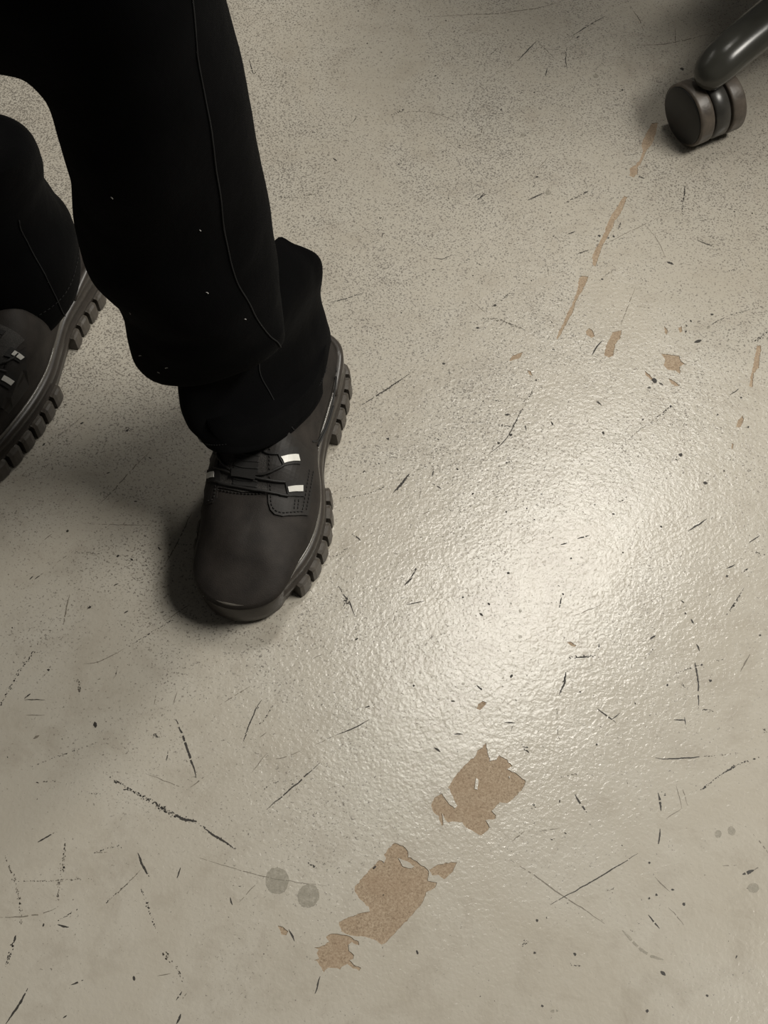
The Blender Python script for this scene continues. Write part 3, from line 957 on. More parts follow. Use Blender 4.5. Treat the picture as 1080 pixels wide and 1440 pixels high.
# ---- the sitting person: cross-sections of the trouser legs (inner/lower point, outer/upper point, towards front, towards back)
LEFT_LEG = [
    ((-0.600, 1.130, 0.380), (-0.600, 1.130, 0.580), (-0.050, -0.075, 0.000), (0.050, 0.075, 0.000)),
    ((-0.430, 0.970, 0.380), (-0.430, 0.970, 0.575), (-0.050, -0.075, 0.000), (0.050, 0.075, 0.000)),
    ((-0.330, 0.880, 0.375), (-0.320, 0.880, 0.570), (-0.045, -0.075, 0.000), (0.045, 0.075, 0.000)),
    ((-0.275, 0.830, 0.377), (-0.235, 0.830, 0.575), (-0.030, -0.080, 0.000), (0.030, 0.080, 0.000)),
    ((-0.256, 0.810, 0.389), (-0.162, 0.810, 0.587), (-0.020, -0.082, 0.010), (0.010, 0.080, 0.000)),
    ((-0.237, 0.790, 0.398), (-0.122, 0.790, 0.560), (-0.010, -0.080, 0.020), (0.000, 0.080, 0.000)),
    ((-0.229, 0.775, 0.384), (-0.106, 0.775, 0.513), (0.000, -0.080, 0.025), (0.000, 0.078, 0.000)),
    ((-0.225, 0.765, 0.361), (-0.101, 0.765, 0.461), (0.000, -0.078, 0.025), (0.000, 0.075, 0.000)),
    ((-0.221, 0.757, 0.337), (-0.094, 0.760, 0.411), (0.000, -0.075, 0.025), (0.000, 0.072, 0.000)),
    ((-0.226, 0.755, 0.302), (-0.089, 0.758, 0.347), (0.000, -0.072, 0.022), (0.000, 0.070, 0.000)),
    ((-0.226, 0.750, 0.278), (-0.085, 0.757, 0.300), (0.000, -0.070, 0.020), (0.000, 0.068, 0.000)),
    ((-0.222, 0.745, 0.249), (-0.083, 0.755, 0.267), (0.000, -0.068, 0.020), (0.000, 0.067, 0.000)),
    ((-0.210, 0.740, 0.228), (-0.081, 0.750, 0.240), (0.005, -0.064, 0.020), (0.000, 0.066, 0.000)),
    ((-0.203, 0.732, 0.207), (-0.081, 0.745, 0.217), (0.010, -0.056, 0.020), (0.000, 0.066, 0.000)),
    ((-0.201, 0.720, 0.183), (-0.080, 0.740, 0.200), (0.015, -0.046, 0.020), (0.000, 0.066, 0.000)),
    ((-0.197, 0.712, 0.167), (-0.081, 0.735, 0.193), (0.020, -0.038, 0.018), (0.000, 0.064, 0.000)),
    ((-0.186, 0.708, 0.156), (-0.082, 0.735, 0.183), (0.018, -0.033, 0.014), (0.000, 0.058, 0.000)),
    ((-0.169, 0.715, 0.149), (-0.088, 0.740, 0.179), (0.010, -0.024, 0.016), (0.000, 0.045, 0.000)),
    ((-0.158, 0.720, 0.159), (-0.088, 0.750, 0.186), (0.000, -0.020, 0.020), (0.010, 0.040, 0.000)),
    ((-0.155, 0.712, 0.180), (-0.086, 0.793, 0.222), (-0.012, -0.036, 0.020), (0.008, 0.012, 0.000)),
    ((-0.159, 0.710, 0.168), (-0.074, 0.801, 0.208), (-0.014, -0.042, 0.020), (0.012, 0.020, 0.000)),
    ((-0.161, 0.710, 0.150), (-0.060, 0.804, 0.188), (-0.016, -0.050, 0.020), (0.018, 0.030, 0.000)),
    ((-0.161, 0.709, 0.138), (-0.057, 0.801, 0.163), (-0.016, -0.055, 0.022), (0.025, 0.045, 0.000)),
    ((-0.160, 0.706, 0.130), (-0.064, 0.796, 0.122), (-0.015, -0.056, 0.024), (0.030, 0.070, -0.010)),
    ((-0.157, 0.702, 0.117), (-0.059, 0.791, 0.096), (-0.013, -0.058, 0.026), (0.028, 0.080, -0.020)),
    ((-0.153, 0.700, 0.110), (-0.055, 0.781, 0.075), (-0.010, -0.060, 0.030), (0.025, 0.100, -0.028)),
    ((-0.150, 0.698, 0.102), (-0.053, 0.773, 0.058), (-0.001, -0.064, 0.028), (0.022, 0.110, -0.034))
]
RIGHT_LEG = [
    ((-0.740, 1.200, 0.380), (-0.740, 1.200, 0.570), (-0.070, -0.040, 0.000), (0.070, 0.040, 0.000)),
    ((-0.660, 1.000, 0.370), (-0.640, 1.000, 0.575), (-0.075, -0.020, 0.000), (0.075, 0.020, 0.000)),
    ((-0.600, 0.860, 0.370), (-0.560, 0.830, 0.575), (-0.070, -0.040, 0.000), (0.070, 0.040, 0.000)),
    ((-0.585, 0.830, 0.360), (-0.470, 0.775, 0.550), (-0.050, -0.060, 0.000), (0.050, 0.070, 0.000)),
    ((-0.575, 0.830, 0.330), (-0.415, 0.785, 0.470), (-0.020, -0.075, 0.000), (0.020, 0.070, 0.000)),
    ((-0.540, 0.830, 0.280), (-0.365, 0.830, 0.350), (0.000, -0.075, 0.020), (0.000, 0.070, 0.000)),
    ((-0.493, 0.838, 0.263), (-0.328, 0.878, 0.258), (0.030, -0.070, 0.020), (-0.020, 0.045, 0.000)),
    ((-0.480, 0.849, 0.233), (-0.320, 0.899, 0.228), (0.030, -0.070, 0.020), (-0.020, 0.045, 0.000)),
    ((-0.472, 0.871, 0.221), (-0.302, 0.921, 0.216), (0.030, -0.070, 0.020), (-0.020, 0.050, 0.000)),
    ((-0.463, 0.880, 0.190), (-0.298, 0.932, 0.185), (0.030, -0.070, 0.020), (-0.020, 0.070, 0.000)),
    ((-0.460, 0.879, 0.160), (-0.302, 0.934, 0.155), (0.030, -0.070, 0.020), (-0.020, 0.070, 0.000)),
    ((-0.451, 0.883, 0.127), (-0.296, 0.938, 0.122), (0.030, -0.070, 0.020), (-0.020, 0.070, 0.000)),
    ((-0.440, 0.887, 0.101), (-0.288, 0.942, 0.096), (0.035, -0.085, 0.000), (-0.020, 0.070, 0.000)),
    ((-0.441, 0.892, 0.071), (-0.291, 0.947, 0.066), (0.040, -0.095, -0.012), (-0.020, 0.070, 0.000))
]

def leg_rings(spec, seg=72, sub=5, seed=0.0):
    flat = [tuple(c for p in r for c in p) for r in spec]
    rings = []
    dense = catmull(flat, sub)
    for i, r in enumerate(dense):
        P, Q, fv, bv = Vector(r[0:3]), Vector(r[3:6]), Vector(r[6:9]), Vector(r[9:12])
        c, a = (P + Q) * 0.5, (Q - P) * 0.5
        ring = []
        for k in range(seg):
            q = 2 * math.pi * k / seg
            ca, sa = math.cos(q), math.sin(q)
            p = c + a * ca + (fv * sa if sa > 0 else bv * -sa)
            # slack cloth: long soft folds across the leg and small creases
            d = (p - c).normalized()
            f = 0.0042 * noise.noise(Vector((p.x * 11 + seed, p.y * 11, p.z * 19)))
            f += 0.0022 * noise.noise(Vector((p.x * 30 + seed, p.y * 30, p.z * 48)))
            f *= 1.0 - 0.8 * abs(ca) ** 6
            ring.append(p + d * f)
        rings.append(ring)
    return rings

person = empty('person', (-0.24, 0.82, 0.0))
tag(person, 'person in black trousers and dark brown boots, only lower legs in view', 'person')
MW = Matrix.Translation((0.24, -0.82, 0.0))        # world to the person's frame

tv, tf = [], []
leg_r = {}
for nm, spec, seed in (('L', LEFT_LEG, 0.0), ('R', RIGHT_LEG, 31.0)):
    rings = leg_rings(spec, seed=seed)
    leg_r[nm] = rings
    hem = rings[-1]
    c = sum(hem, Vector()) / len(hem)
    body = rings + [[c + (p - c) * 0.985 + Vector((0, 0, -0.002)) for p in hem],
                    [c + (p - c) * 0.955 + Vector((0, 0, 0.000)) for p in hem],
                    [c + (p - c) * 0.93 + Vector((0, 0, 0.03)) for p in hem]]
    v, f = loft(body)
    s = len(tv)
    tv += v
    tf += [tuple(i + s for i in q) for q in f]
# seat of the trousers, joining both thighs
pel = []
for (x, y, z, rx, ry) in [(-0.66, 1.20, 0.37, 0.10, 0.08), (-0.66, 1.20, 0.40, 0.19, 0.13), (-0.665, 1.215, 0.48, 0.205, 0.14), (-0.67, 1.23, 0.58, 0.19, 0.13), (-0.675, 1.24, 0.68, 0.165, 0.115)]:
    pel.append([Vector((x + rx * math.cos(q), y + ry * math.sin(q) - 0.35 * rx * math.cos(q), z)) for q in [2 * math.pi * k / 72 for k in range(72)]])
v, f = loft(pel)
s = len(tv)
tv += v
tf += [tuple(i + s for i in q) for q in f]
trousers = fix_normals(mesh_obj('trousers', [MW @ p for p in tv], tf, MAT['trouser'], person))
# headless upper body added out of view to shade the floor, elbows on the knees
jr = []
for (x, y, z, rx, ry) in [(-.665, 1.22, .60, .175, .125), (-.62, 1.20, .68, .185, .13), (-.53, 1.15, .78, .20, .125), (-.43, 1.10, .87, .215, .125), (-.35, 1.06, .945, .20, .115),
                          (-.30, 1.03, .995, .13, .09), (-.27, 1.01, 1.03, .07, .065), (-.26, 1.00, 1.06, .065, .06)]:
    jr.append([Vector((x + rx * math.cos(q), y + ry * math.sin(q) + 0.25 * rx * math.cos(q), z - .10 * math.cos(q) * rx / .2)) for q in [2 * math.pi * k / 48 for k in range(48)]])
jv, jf = loft(jr)
for pts in ([(-.20, 1.12, .93), (-.15, 1.10, .84), (-.10, 1.03, .72), (-.075, .965, .635), (-.10, .92, .615), (-.19, .87, .66), (-.26, .85, .70)],
            [(-.50, .98, .96), (-.54, .92, .86), (-.55, .86, .74), (-.54, .81, .645), (-.50, .79, .625), (-.40, .81, .67), (-.32, .83, .71)]):
    pp = catmull(pts, 5)
    v, f = tube(pp, 0.062, 20, [1.05 - 0.4 * k / len(pp) for k in range(len(pp))])
    s = len(jv)
    jv += v
    jf += [tuple(i + s for i in q) for q in f]
fix_normals(mesh_obj('jacket', [MW @ p for p in jv], jf, MAT['trouser'], person))
trousers['label'] = 'loose black work trousers bunched over the boots'

# side seams and the double row of hem stitching, following the cloth
def on_leg(rings, i, ang):
    i = max(0, min(len(rings) - 1.001, i))
    a, t = int(i), i - int(i)
    n = len(rings[0])
    k = (ang / (2 * math.pi) * n) % n
    k0, kt = int(k), k - int(k)
    def pt(r): return r[k0 % n].lerp(r[(k0 + 1) % n], kt)
    p = pt(rings[a]).lerp(pt(rings[a + 1]), t)
    c = sum(rings[a], Vector()) / n
    return p + (p - c).normalized() * 0.0006
def seam_strip(name, rings, path, r):
    pts = [MW @ on_leg(rings, i, a) for i, a in path]
    v, f = tube(pts, r, 6)
    return mesh_obj(name, v, f, MAT['seam'], trousers)
SUB = 5
for nm, i0, i1, j0, ang in (('L', 30, 79, 95, 0.62), ('R', 30, 45, 50, 1.2)):
    rings = leg_r[nm]
    n = len(rings) - 1
    seam_strip('side_seam', rings, [(i0 + (i1 - i0) * k / 60, ang + 0.25 * math.sin(k / 60 * 3)) for k in range(61)], 0.0006)
    seam_strip('cuff_seam', rings, [(j0 + (n - j0) * k / 30, 0.95 + 0.1 * math.sin(k / 10)) for k in range(31)], 0.0006)
    for back in (3.2, ):
        v, f = [], []
        for k in range(110):
            a0 = 2 * math.pi * k / 110
            p0, p1 = MW @ on_leg(rings, n - back, a0), MW @ on_leg(rings, n - back, a0 + 0.035)
            vv, q = tube([p0, p0.lerp(p1, 0.5), p1], 0.00035, 5)
            s = len(v)
            v += vv
            f += [tuple(i + s for i in t) for t in q]
        mesh_obj('hem_stitching', v, f, MAT['seam'], trousers)
# bits of lint caught on the cloth
v, f = [], []
for i, a in ((41, 1.9), (55, 1.2), (62, 1.0), (70, 2.7), (72, 2.3), (74, 2.5), (58, 2.2), (97, 1.5), (105, 1.8), (47, 1.1)):
    p = MW @ on_leg(leg_r['L'], i, a)
    e = Vector((random.uniform(-1, 1), random.uniform(-1, 1), 0.2)).normalized() * 0.0011
    vv, q = tube([p - e, p + Vector((0, 0, 0.0003)), p + e], 0.00035, 5)
    s = len(v)
    v += vv
    f += [tuple(k + s for k in t) for t in q]
tag(mesh_obj('lint', v, f, MAT['lint'], trousers), kind='stuff')

# ------------------------------------------------------------------ boots (u to the outer side, v from heel to toe)
OUTLINE = [(0.0, 0.0), (.015, .004), (.0285, .022), (.035, .05), (.037, .08), (.0365, .105), (.036, .13), (.039, .155), (.0465, .18), (.052, .205),
           (.0525, .23), (.0485, .253), (.039, .276), (.025, .297), (.007, .3065), (-.012, .3070), (-.028, .299), (-.041, .281), (-.0485, .255),
           (-.0525, .225), (-.0540, .195), (-.0515, .165), (-.044, .135), (-.037, .105), (-.036, .075), (-.035, .045), (-.029, .02), (-.015, .004)]
OUTLINE = [(u, v if v > .05 else .05 - (.05 - v) * .58) for u, v in OUTLINE]
OUT = [Vector(p) for p in catmull(OUTLINE, 6, True)]
NOUT = len(OUT)
def out_normals(pts):
    n = len(pts)
    res = []
    for i in range(n):
        t = (pts[(i + 1) % n] - pts[i - 1]).normalized()
        res.append(Vector((t.y, -t.x)))
    return res
ONRM = out_normals(OUT)
HEIGHT = [(0.0, .078), (.06, .092), (.10, .102), (.14, .104), (.165, .101), (.18, .097), (.20, .0895), (.222, .0775), (.245, .0705), (.27, .0655), (.29, .058), (.31, .046)]

def build_boot(side, heel, direction, label):
    V_ = Vector((direction[0], direction[1], 0)).normalized()
    U_ = Vector((-V_.y, V_.x, 0)) * side           # outer side of this foot
    def L2W(u, v, z):                              # boot frame to the person's frame
        return MW @ (Vector((heel[0], heel[1], 0)) + U_ * u + V_ * v + Vector((0, 0, z)))
    def band(name, prof, mat, par, rise=None, sel=None):
        """sweep a profile of (offset, z) round the sole outline"""
        idx = list(range(NOUT)) if sel is None else sel
        rings = []
        for i in idx:
            p, n = OUT[i], ONRM[i]
            k = rise(p.y) if rise else 0.0
            rings.append([L2W(p.x + n.x * o, p.y + n.y * o, z + k * w) for o, z, w in prof])
        if sel is None: rings.append(rings[0])
        v, f = loft(rings, closed_ends=sel is not None)
        return fix_normals(mesh_obj(name, v, f, mat, par))
    # upper
    rings = []
    flat2 = []
    tbl = [0, .03, .07, .12, .18, .25, .33, .42, .52, .62, .72, .80, .87, .92]
    zb = 0.030
    for s in tbl:
        r = []
        for p, n in zip(OUT, ONRM):
            o = p - n * (0.0065 - 0.0075 * smoothstep(.255, .30, p.y))
            sv = max(.058, min(.236, o.y))
            su = interp([(0, 0.001), (.1, .001), (.2, .003), (.25, .002), (.31, -.004)], sv)
            q = o.lerp(Vector((su, sv)), s)
            e = interp([(0, 1.45), (.12, 1.4), (.165, 1.65), (.2, 2.1), (.31, 2.35)], q.y)
            e += smoothstep(.0, .034, -p.x) * 2.3 * smoothstep(.12, .17, q.y) * (1 - smoothstep(.235, .28, q.y))
            h = interp(HEIGHT, q.y)
            hh = (1 - (1 - s) ** e) ** (1 / e)
            bulge = n * ((0.004 + 0.0035 * smoothstep(.25, .30, p.y)) * math.sin(min(1, hh * 1.3) * math.pi)) * (1 - s)
            z = zb + (h - zb) * hh
            z += 0.0011 * noise.noise(Vector((q.x * 38, q.y * 38, side))) * math.sin(min(1, s * 1.1) * math.pi)
            r.append(L2W(q.x + bulge.x, q.y + bulge.y, z))
            if s == tbl[-1]: flat2.append((q.x + bulge.x, q.y + bulge.y))
        rings.append(r)
    bottom = [L2W(p.x - n.x * .008, p.y - n.y * .008, 0.024) for p, n in zip(OUT, ONRM)]
    v, f = loft([bottom] + rings)
    f = f[:-1]                                     # close the ridge with triangles instead of one face
    cv, ce, cf, _, _, _ = delaunay_2d_cdt([Vector(p) for p in flat2], [(i, (i + 1) % NOUT) for i in range(NOUT)], [], 0, 1e-9)
    f += [tuple(i + len(v) - NOUT for i in t) for t in cf if inside((sum(cv[i][0] for i in t) / 3, sum(cv[i][1] for i in t) / 3), flat2)]
    boot = fix_normals(mesh_obj('boot', v, f, MAT['leather'], person), weld=True)
    boot['label'] = label
    bvh = BVHTree.FromPolygons(v, f)
    def drop(u, v_, lift=0.0):
        """lay a point on the upper"""
        o = L2W(u, v_, 0.4)
        loc, nrm, _, _ = bvh.ray_cast(o, Vector((0, 0, -1)))
        if loc is None:
            return L2W(u, v_, 0.05), Vector((0, 0, 1))
        if nrm.z < 0: nrm = -nrm
        return loc + nrm * lift, nrm
    rise = lambda y: 0.008 * (1 - smoothstep(0.05, 0.16, y)) + 0.003 * smoothstep(.26, .31, y)
    # sole layers
    outs = band('outsole', [(-.030, 0.002, 0), (-.006, 0.0, 0), (-.0040, .002, 0), (-.0035, .013, 0), (-.006, .0145, .3), (-.030, .0145, .3)], MAT['rubber'], boot)
    outs['label'] = 'grey-brown rubber outsole'
    cap = [[L2W(p.x - n.x * .028, p.y - n.y * .028, 0.002) for p, n in zip(OUT, ONRM)]]
    band('midsole', [(-.030, .0125, 0), (-.002, .0125, 0), (-.0005, .0145, .2), (-.0005, .0195, .5), (-.0022, .0205, .5), (-.0024, .0220, .6), (-.0010, .0232, .6),
                     (-.0016, .0285, .9), (-.0034, .0315, 1), (-.0075, .033, 1), (-.030, .031, 1)], MAT['midsole'], boot, rise)
    prof = [(-.0058 + .0017 * math.cos(q), .0345 + .0016 * math.sin(q), 1) for q in [2 * math.pi * k / 8 for k in range(8)]]
    rings = []
    for i in list(range(NOUT)) + [0]:
        p, n = OUT[i], ONRM[i]
        rings.append([L2W(p.x + n.x * (o + .0078 * smoothstep(.255, .30, p.y)), p.y + n.y * (o + .0078 * smoothstep(.255, .30, p.y)), z + rise(p.y)) for o, z, w in prof])
    vv, ff_ = loft(rings, closed_ends=False)
    fix_normals(mesh_obj('welt_piping', vv, ff_, MAT['piping'], boot))
    # toe bumper, a smooth rubber wrap
    sel = [i for i in range(NOUT) if OUT[i].y > 0.278]
    prof = [(-.004, .006, 0), (.0006, .007, 0), (.0014, .014, 0), (.0012, .024, 0), (.0004, .029, 0), (-.0015, .032, 0), (-.006, .031, 0), (-.006, .008, 0)]
    rr = []
    for m, i in enumerate(sel):
        p, n = OUT[i], ONRM[i]
        t = min(1, 0.25 + min(m, len(sel) - 1 - m) / 3)
        rr.append([L2W(p.x + n.x * (o if o < -.005 else -.004 + (o + .004) * t), p.y + n.y * (o if o < -.005 else -.004 + (o + .004) * t), z) for o, z, w in prof])
    vv, ff_ = loft(rr)
    fix_normals(mesh_obj('toe_bumper', vv, ff_, MAT['midsole'], boot))
    # heel counter strap of moulded rubber
    sel = [i for i in range(NOUT) if OUT[i].y < 0.085]
    sel.sort(key=lambda i: (i + NOUT // 2) % NOUT)
    rr = []
    for m, i in enumerate(sel):
        p, n = OUT[i], ONRM[i]
        t = min(1.0, 0.12 + min(m, len(sel) - 1 - m) / 9)
        rr.append([L2W(p.x + n.x * o, p.y + n.y * o, z) for o, z in ((-.010, .036), (-.0035, .037), (-.0015, .039), (-.0020, .039 + .011 * t), (-.005, .041 + .012 * t), (-.012, .041 + .010 * t))])
    vv, ff_ = loft(rr)
    fix_normals(mesh_obj('heel_counter', vv, ff_, MAT['midsole'], boot))
    # lugs round the edge of the tread
    cum = [0.0]
    for i in range(NOUT): cum.append(cum[-1] + (OUT[(i + 1) % NOUT] - OUT[i]).length)
    def arc(s):
        s %= cum[-1]
        for i in range(NOUT):
            if s <= cum[i + 1]:
                t = (s - cum[i]) / max(1e-9, cum[i + 1] - cum[i])
                return OUT[i].lerp(OUT[(i + 1) % NOUT], t), ONRM[i].lerp(ONRM[(i + 1) % NOUT], t).normalized()
    def s_at(vv_, outer):
        best = None
        for i in range(NOUT):
            p = OUT[i]
            if (p.x > .002) if outer else (p.x < -.002):
                d = abs(p.y - vv_)
                if best is None or d < best[0]: best = (d, cum[i])
        return best[1]
    def lug(s0, s1):
        rr = []
        for k in range(5):
            p, n = arc(s0 + (s1 - s0) * k / 4)
            pin = 0.0009 if k in (0, 4) else 0.0
            rr.append([L2W(p.x + n.x * o, p.y + n.y * o, z) for o, z in ((-.006, .001), (.0048 - pin, .0), (.0056 - pin, .002), (.0044 - pin, .0155 - pin), (.0026, .0172 - pin), (-.006, .0172))])
        vv, ff_ = loft(rr)
        return fix_normals(mesh_obj('lug', vv, ff_, MAT['rubber'], boot, smooth=False))
    for outer in (True, False):
        for v0, v1, n in ((0.030, 0.114, 5), (0.166, 0.272, 6)):
            a, b = s_at(v0, outer), s_at(v1, outer)
            if a > b: a, b = b, a
            for k in range(n):
                w = (b - a) / n
                lug(a + w * (k + 0.12), a + w * (k + 0.88))
    boot_details(boot, drop, L2W)
    return boot, drop, L2W

def strip_on(drop, path, width, lift, thick, name, mat, par, n=24):
    """flat strip laid on the upper along (u, v) points"""
    pts = catmull(path, max(2, n // max(1, len(path) - 1))) if len(path) > 2 else [tuple(a + (b - a) * k / 8 for a, b in zip(path[0], path[1])) for k in range(9)]
    rings = []
    for i, (u, v) in enumerate(pts):
        a, b = pts[max(i - 1, 0)], pts[min(i + 1, len(pts) - 1)]
        t = Vector((b[0] - a[0], b[1] - a[1])).normalized()
        nx, ny = -t.y * width / 2, t.x * width / 2
        l, ln = drop(u + nx, v + ny, lift)
        r, rn = drop(u - nx, v - ny, lift)
        rings.append([l, l + ln * thick, r + rn * thick, r])
    v, f = loft(rings)
    return fix_normals(mesh_obj(name, v, f, mat, par, smooth=False))

def patch_on(drop, poly, lift, thick, name, mat, par, step=0.003):
    """piece of leather or webbing cut to an outline and laid on the upper"""
    edge = []
    for i in range(len(poly)):
        a, b = Vector(poly[i]), Vector(poly[(i + 1) % len(poly)])
        k = max(1, int((b - a).length / step))
        edge += [tuple(a.lerp(b, j / k)) for j in range(k)]
    xs, ys = [p[0] for p in edge], [p[1] for p in edge]
    vs_ = [Vector(p) for p in edge]
    es = [(i, (i + 1) % len(edge)) for i in range(len(edge))]
    x = min(xs) + step
    while x < max(xs):
        y = min(ys) + step
        while y < max(ys):
            if inside((x, y), edge) and min((Vector((x, y)) - Vector(p)).length for p in edge) > step * 0.6:
                vs_.append(Vector((x, y)))
            y += step
        x += step
    v, e, f, _, _, _ = delaunay_2d_cdt(vs_, es, [], 0, 1e-7)
    f = [tuple(t) for t in f if inside((sum(v[i][0] for i in t) / 3, sum(v[i][1] for i in t) / 3), edge)]
    lo = [drop(p[0], p[1], lift) for p in v]
    n = len(v)
    V = [l for l, _ in lo] + [l + nn * thick for l, nn in lo]
    F = [tuple(reversed(t)) for t in f] + [tuple(i + n for i in t) for t in f]
    m = len(edge)
    F += [(i, (i + 1) % m, n + (i + 1) % m, n + i) for i in range(m)]
    return fix_normals(mesh_obj(name, V, F, mat, par, smooth=False))

def cord_on(drop, path, r, name, mat, par, lift=0.001):
    pts = catmull(path, 6)
    v, f = tube([drop(p[0], p[1], lift + (p[2] if len(p) > 2 else 0))[0] for p in pts], r, 7)
    return mesh_obj(name, v, f, mat, par)

def stitches_on(drop, path, par, lift=0.0006, pitch=0.0030, name='stitching', r=0.00045):
    pts = [Vector(p) for p in catmull(path, 10)]
    cum = [0]
    for a, b in zip(pts, pts[1:]): cum.append(cum[-1] + (b - a).length)
    def at(s):
        for i in range(len(pts) - 1):
            if s <= cum[i + 1] or i == len(pts) - 2:
                return pts[i].lerp(pts[i + 1], (s - cum[i]) / max(1e-9, cum[i + 1] - cum[i]))
    V, F = [], []
    s = 0.0
    while s + pitch * 0.6 < cum[-1]:
        a, b = at(s), at(s + pitch * 0.6)
        v, f = tube([drop(a.x, a.y, lift)[0], drop((a.x + b.x) / 2, (a.y + b.y) / 2, lift + .0004)[0], drop(b.x, b.y, lift)[0]], r, 5)
        k = len(V)
        V += v
        F += [tuple(i + k for i in t) for t in f]
        s += pitch
    return mesh_obj(name, V, F, MAT['stitch'], par)

def boot_details(boot, drop, L2W):
    # tongue: knitted mesh with a band of elastic webbing down the middle
    patch_on(drop, [(-.040, .176), (-.0335, .2245), (-.012, .2268), (.0092, .2222), (.004, .176)], .0004, .0010, 'tongue', MAT['mesh'], boot)
    patch_on(drop, [(-.0265, .180), (-.0205, .2225), (-.0005, .2222), (-.0062, .180)], .0012, .0012, 'elastic_panel', MAT['elastic'], boot)
    for k in range(9):
        v = .184 + k * .0046
        cord_on(drop, [(-.0258 + k * .0006, v), (-.0155, v + .001), (-.0052 + k * .0006, v)], .0007, 'webbing_rib', MAT['elastic'], boot, .0024)
    # facings either side of the tongue, rounded at the lower corner
    patch_on(drop, [(-.001, .172), (.0035, .200), (.0088, .2225), (.0112, .2312), (.0140, .2358), (.0180, .2380), (.0243, .2372), (.0330, .2320), (.0418, .2258),
                    (.0410, .2100), (.0385, .1900), (.034, .172)], .0003, .0014, 'lace_facing', MAT['facing'], boot)
    patch_on(drop, [(-.0425, .180), (-.0370, .205), (-.0332, .2245), (-.0318, .2330), (-.0345, .2372), (-.0400, .2368), (-.0470, .2318), (-.0485, .215), (-.0490, .198)],
             .0003, .0014, 'lace_facing', MAT['facing'], boot)
    stitches_on(drop, [(.0110, .2222), (.0132, .2305), (.0160, .2342), (.0195, .2354), (.0250, .2342), (.0330, .2290), (.0395, .2245)], boot, .0019)
    stitches_on(drop, [(.0372, .1880), (.0388, .2050), (.0395, .2245)], boot, .0019)
    stitches_on(drop, [(.0346, .1900), (.0362, .2070), (.0368, .2262)], boot, .0019)
    stitches_on(drop, [(.0300, .2200), (.0305, .2255), (.0312, .2296)], boot, .0019)
    stitches_on(drop, [(.0325, .2185), (.0330, .2240), (.0337, .2282)], boot, .0019)
    stitches_on(drop, [(.0035, .190), (.0068, .2060), (.0110, .2222)], boot, .0019)
    stitches_on(drop, [(-.0392, .190), (-.0362, .2080), (-.0346, .2245), (-.0336, .2320), (-.0360, .2350), (-.0420, .2335)], boot, .0019)
    stitches_on(drop, [(-.0335, .2262), (-.0186, .2280), (-.0037, .2268), (.0095, .2235)], boot, .0008)
    # webbing loops with reflective strips
    patch_on(drop, [(.0098, .1925), (.0222, .1800), (.0274, .1925), (.0166, .2014)], .0019, .0012, 'lace_loop', MAT['tab'], boot, .0025)
    patch_on(drop, [(.0132, .1950), (.0238, .1862), (.0260, .1907), (.0166, .1990)], .0031, .0009, 'reflective_strip', MAT['reflect'], boot, .0025)
    patch_on(drop, [(.0203, .2116), (.0326, .2030), (.0359, .2139), (.0245, .2205)], .0019, .0012, 'lace_loop', MAT['tab'], boot, .0025)
    patch_on(drop, [(.0226, .2137), (.0326, .2072), (.0336, .2112), (.0240, .2172)], .0031, .0009, 'reflective_strip', MAT['reflect'], boot, .0025)
    patch_on(drop, [(-.0350, .1900), (-.0330, .1995), (-.0430, .1955), (-.0450, .1860)], .0019, .0012, 'lace_loop', MAT['tab'], boot, .0025)
    patch_on(drop, [(-.0380, .1905), (-.0370, .1950), (-.0425, .1935), (-.0435, .1890)], .0031, .0009, 'reflective_strip', MAT['reflect'], boot, .0025)
    patch_on(drop, [(-.0340, .2085), (-.0310, .2205), (-.0430, .2180), (-.0455, .2070)], .0019, .0012, 'lace_loop', MAT['tab'], boot, .0025)
    patch_on(drop, [(-.0380, .2115), (-.0370, .2160), (-.0430, .2148), (-.0440, .2103)], .0031, .0009, 'reflective_strip', MAT['reflect'], boot, .0025)
    # elastic lace: runs from loop to loop and is gathered in the middle of the tongue
    r = .00115
    cord_on(drop, [(-.0008, .1935), (.0050, .1945), (.0110, .1930)], r, 'lace_cord', MAT['cord'], boot, .0026)
    cord_on(drop, [(.0172, .2004), (.0120, .2050), (.0050, .2095), (-.0030, .2115), (-.0120, .2120)], r, 'lace_cord', MAT['cord'], boot, .0032)
    cord_on(drop, [(.0205, .2112), (.0140, .2130), (.0060, .2138), (-.0030, .2136), (-.0120, .2125)], r, 'lace_cord', MAT['cord'], boot, .0032)
    cord_on(drop, [(-.0400, .1905), (-.0375, .2000), (-.0310, .2070), (-.0216, .2118), (-.0120, .2122)], r, 'lace_cord', MAT['cord'], boot, .0032)
    cord_on(drop, [(-.0385, .2085), (-.0320, .2105), (-.0230, .2128), (-.0120, .2126)], r, 'lace_cord', MAT['cord'], boot, .0032)
    cord_on(drop, [(.0245, .2202), (.0160, .2222), (.0080, .2232), (-.0060, .2236), (-.0200, .2230), (-.0300, .2215), (-.0360, .2190)], r, 'lace_cord', MAT['cord'], boot, .0032)
    patch_on(drop, [(-.0235, .2095), (-.0225, .2150), (-.0030, .2155), (-.0035, .2100)], .0042, .0010, 'cord_keeper', MAT['elastic'], boot)
    # quarter seam along the outer side
    cord_on(drop, [(.0300, .155), (.0345, .130), (.0350, .105), (.0330, .080), (.0290, .062)], .0009, 'quarter_seam', MAT['stitch'], boot, .0002)
    cord_on(drop, [(.0330, .150), (.0362, .128), (.0366, .105)], .0009, 'quarter_seam', MAT['stitch'], boot, .0002)

LB = build_boot(1, (-0.059, 0.871), (-0.2033, -0.979), 'dark brown nubuck boot, left foot, toe towards the viewer')
RB = build_boot(-1, (-0.290, 0.985), (-0.36, -0.933), 'dark brown nubuck boot, right foot, partly hidden at the edge')

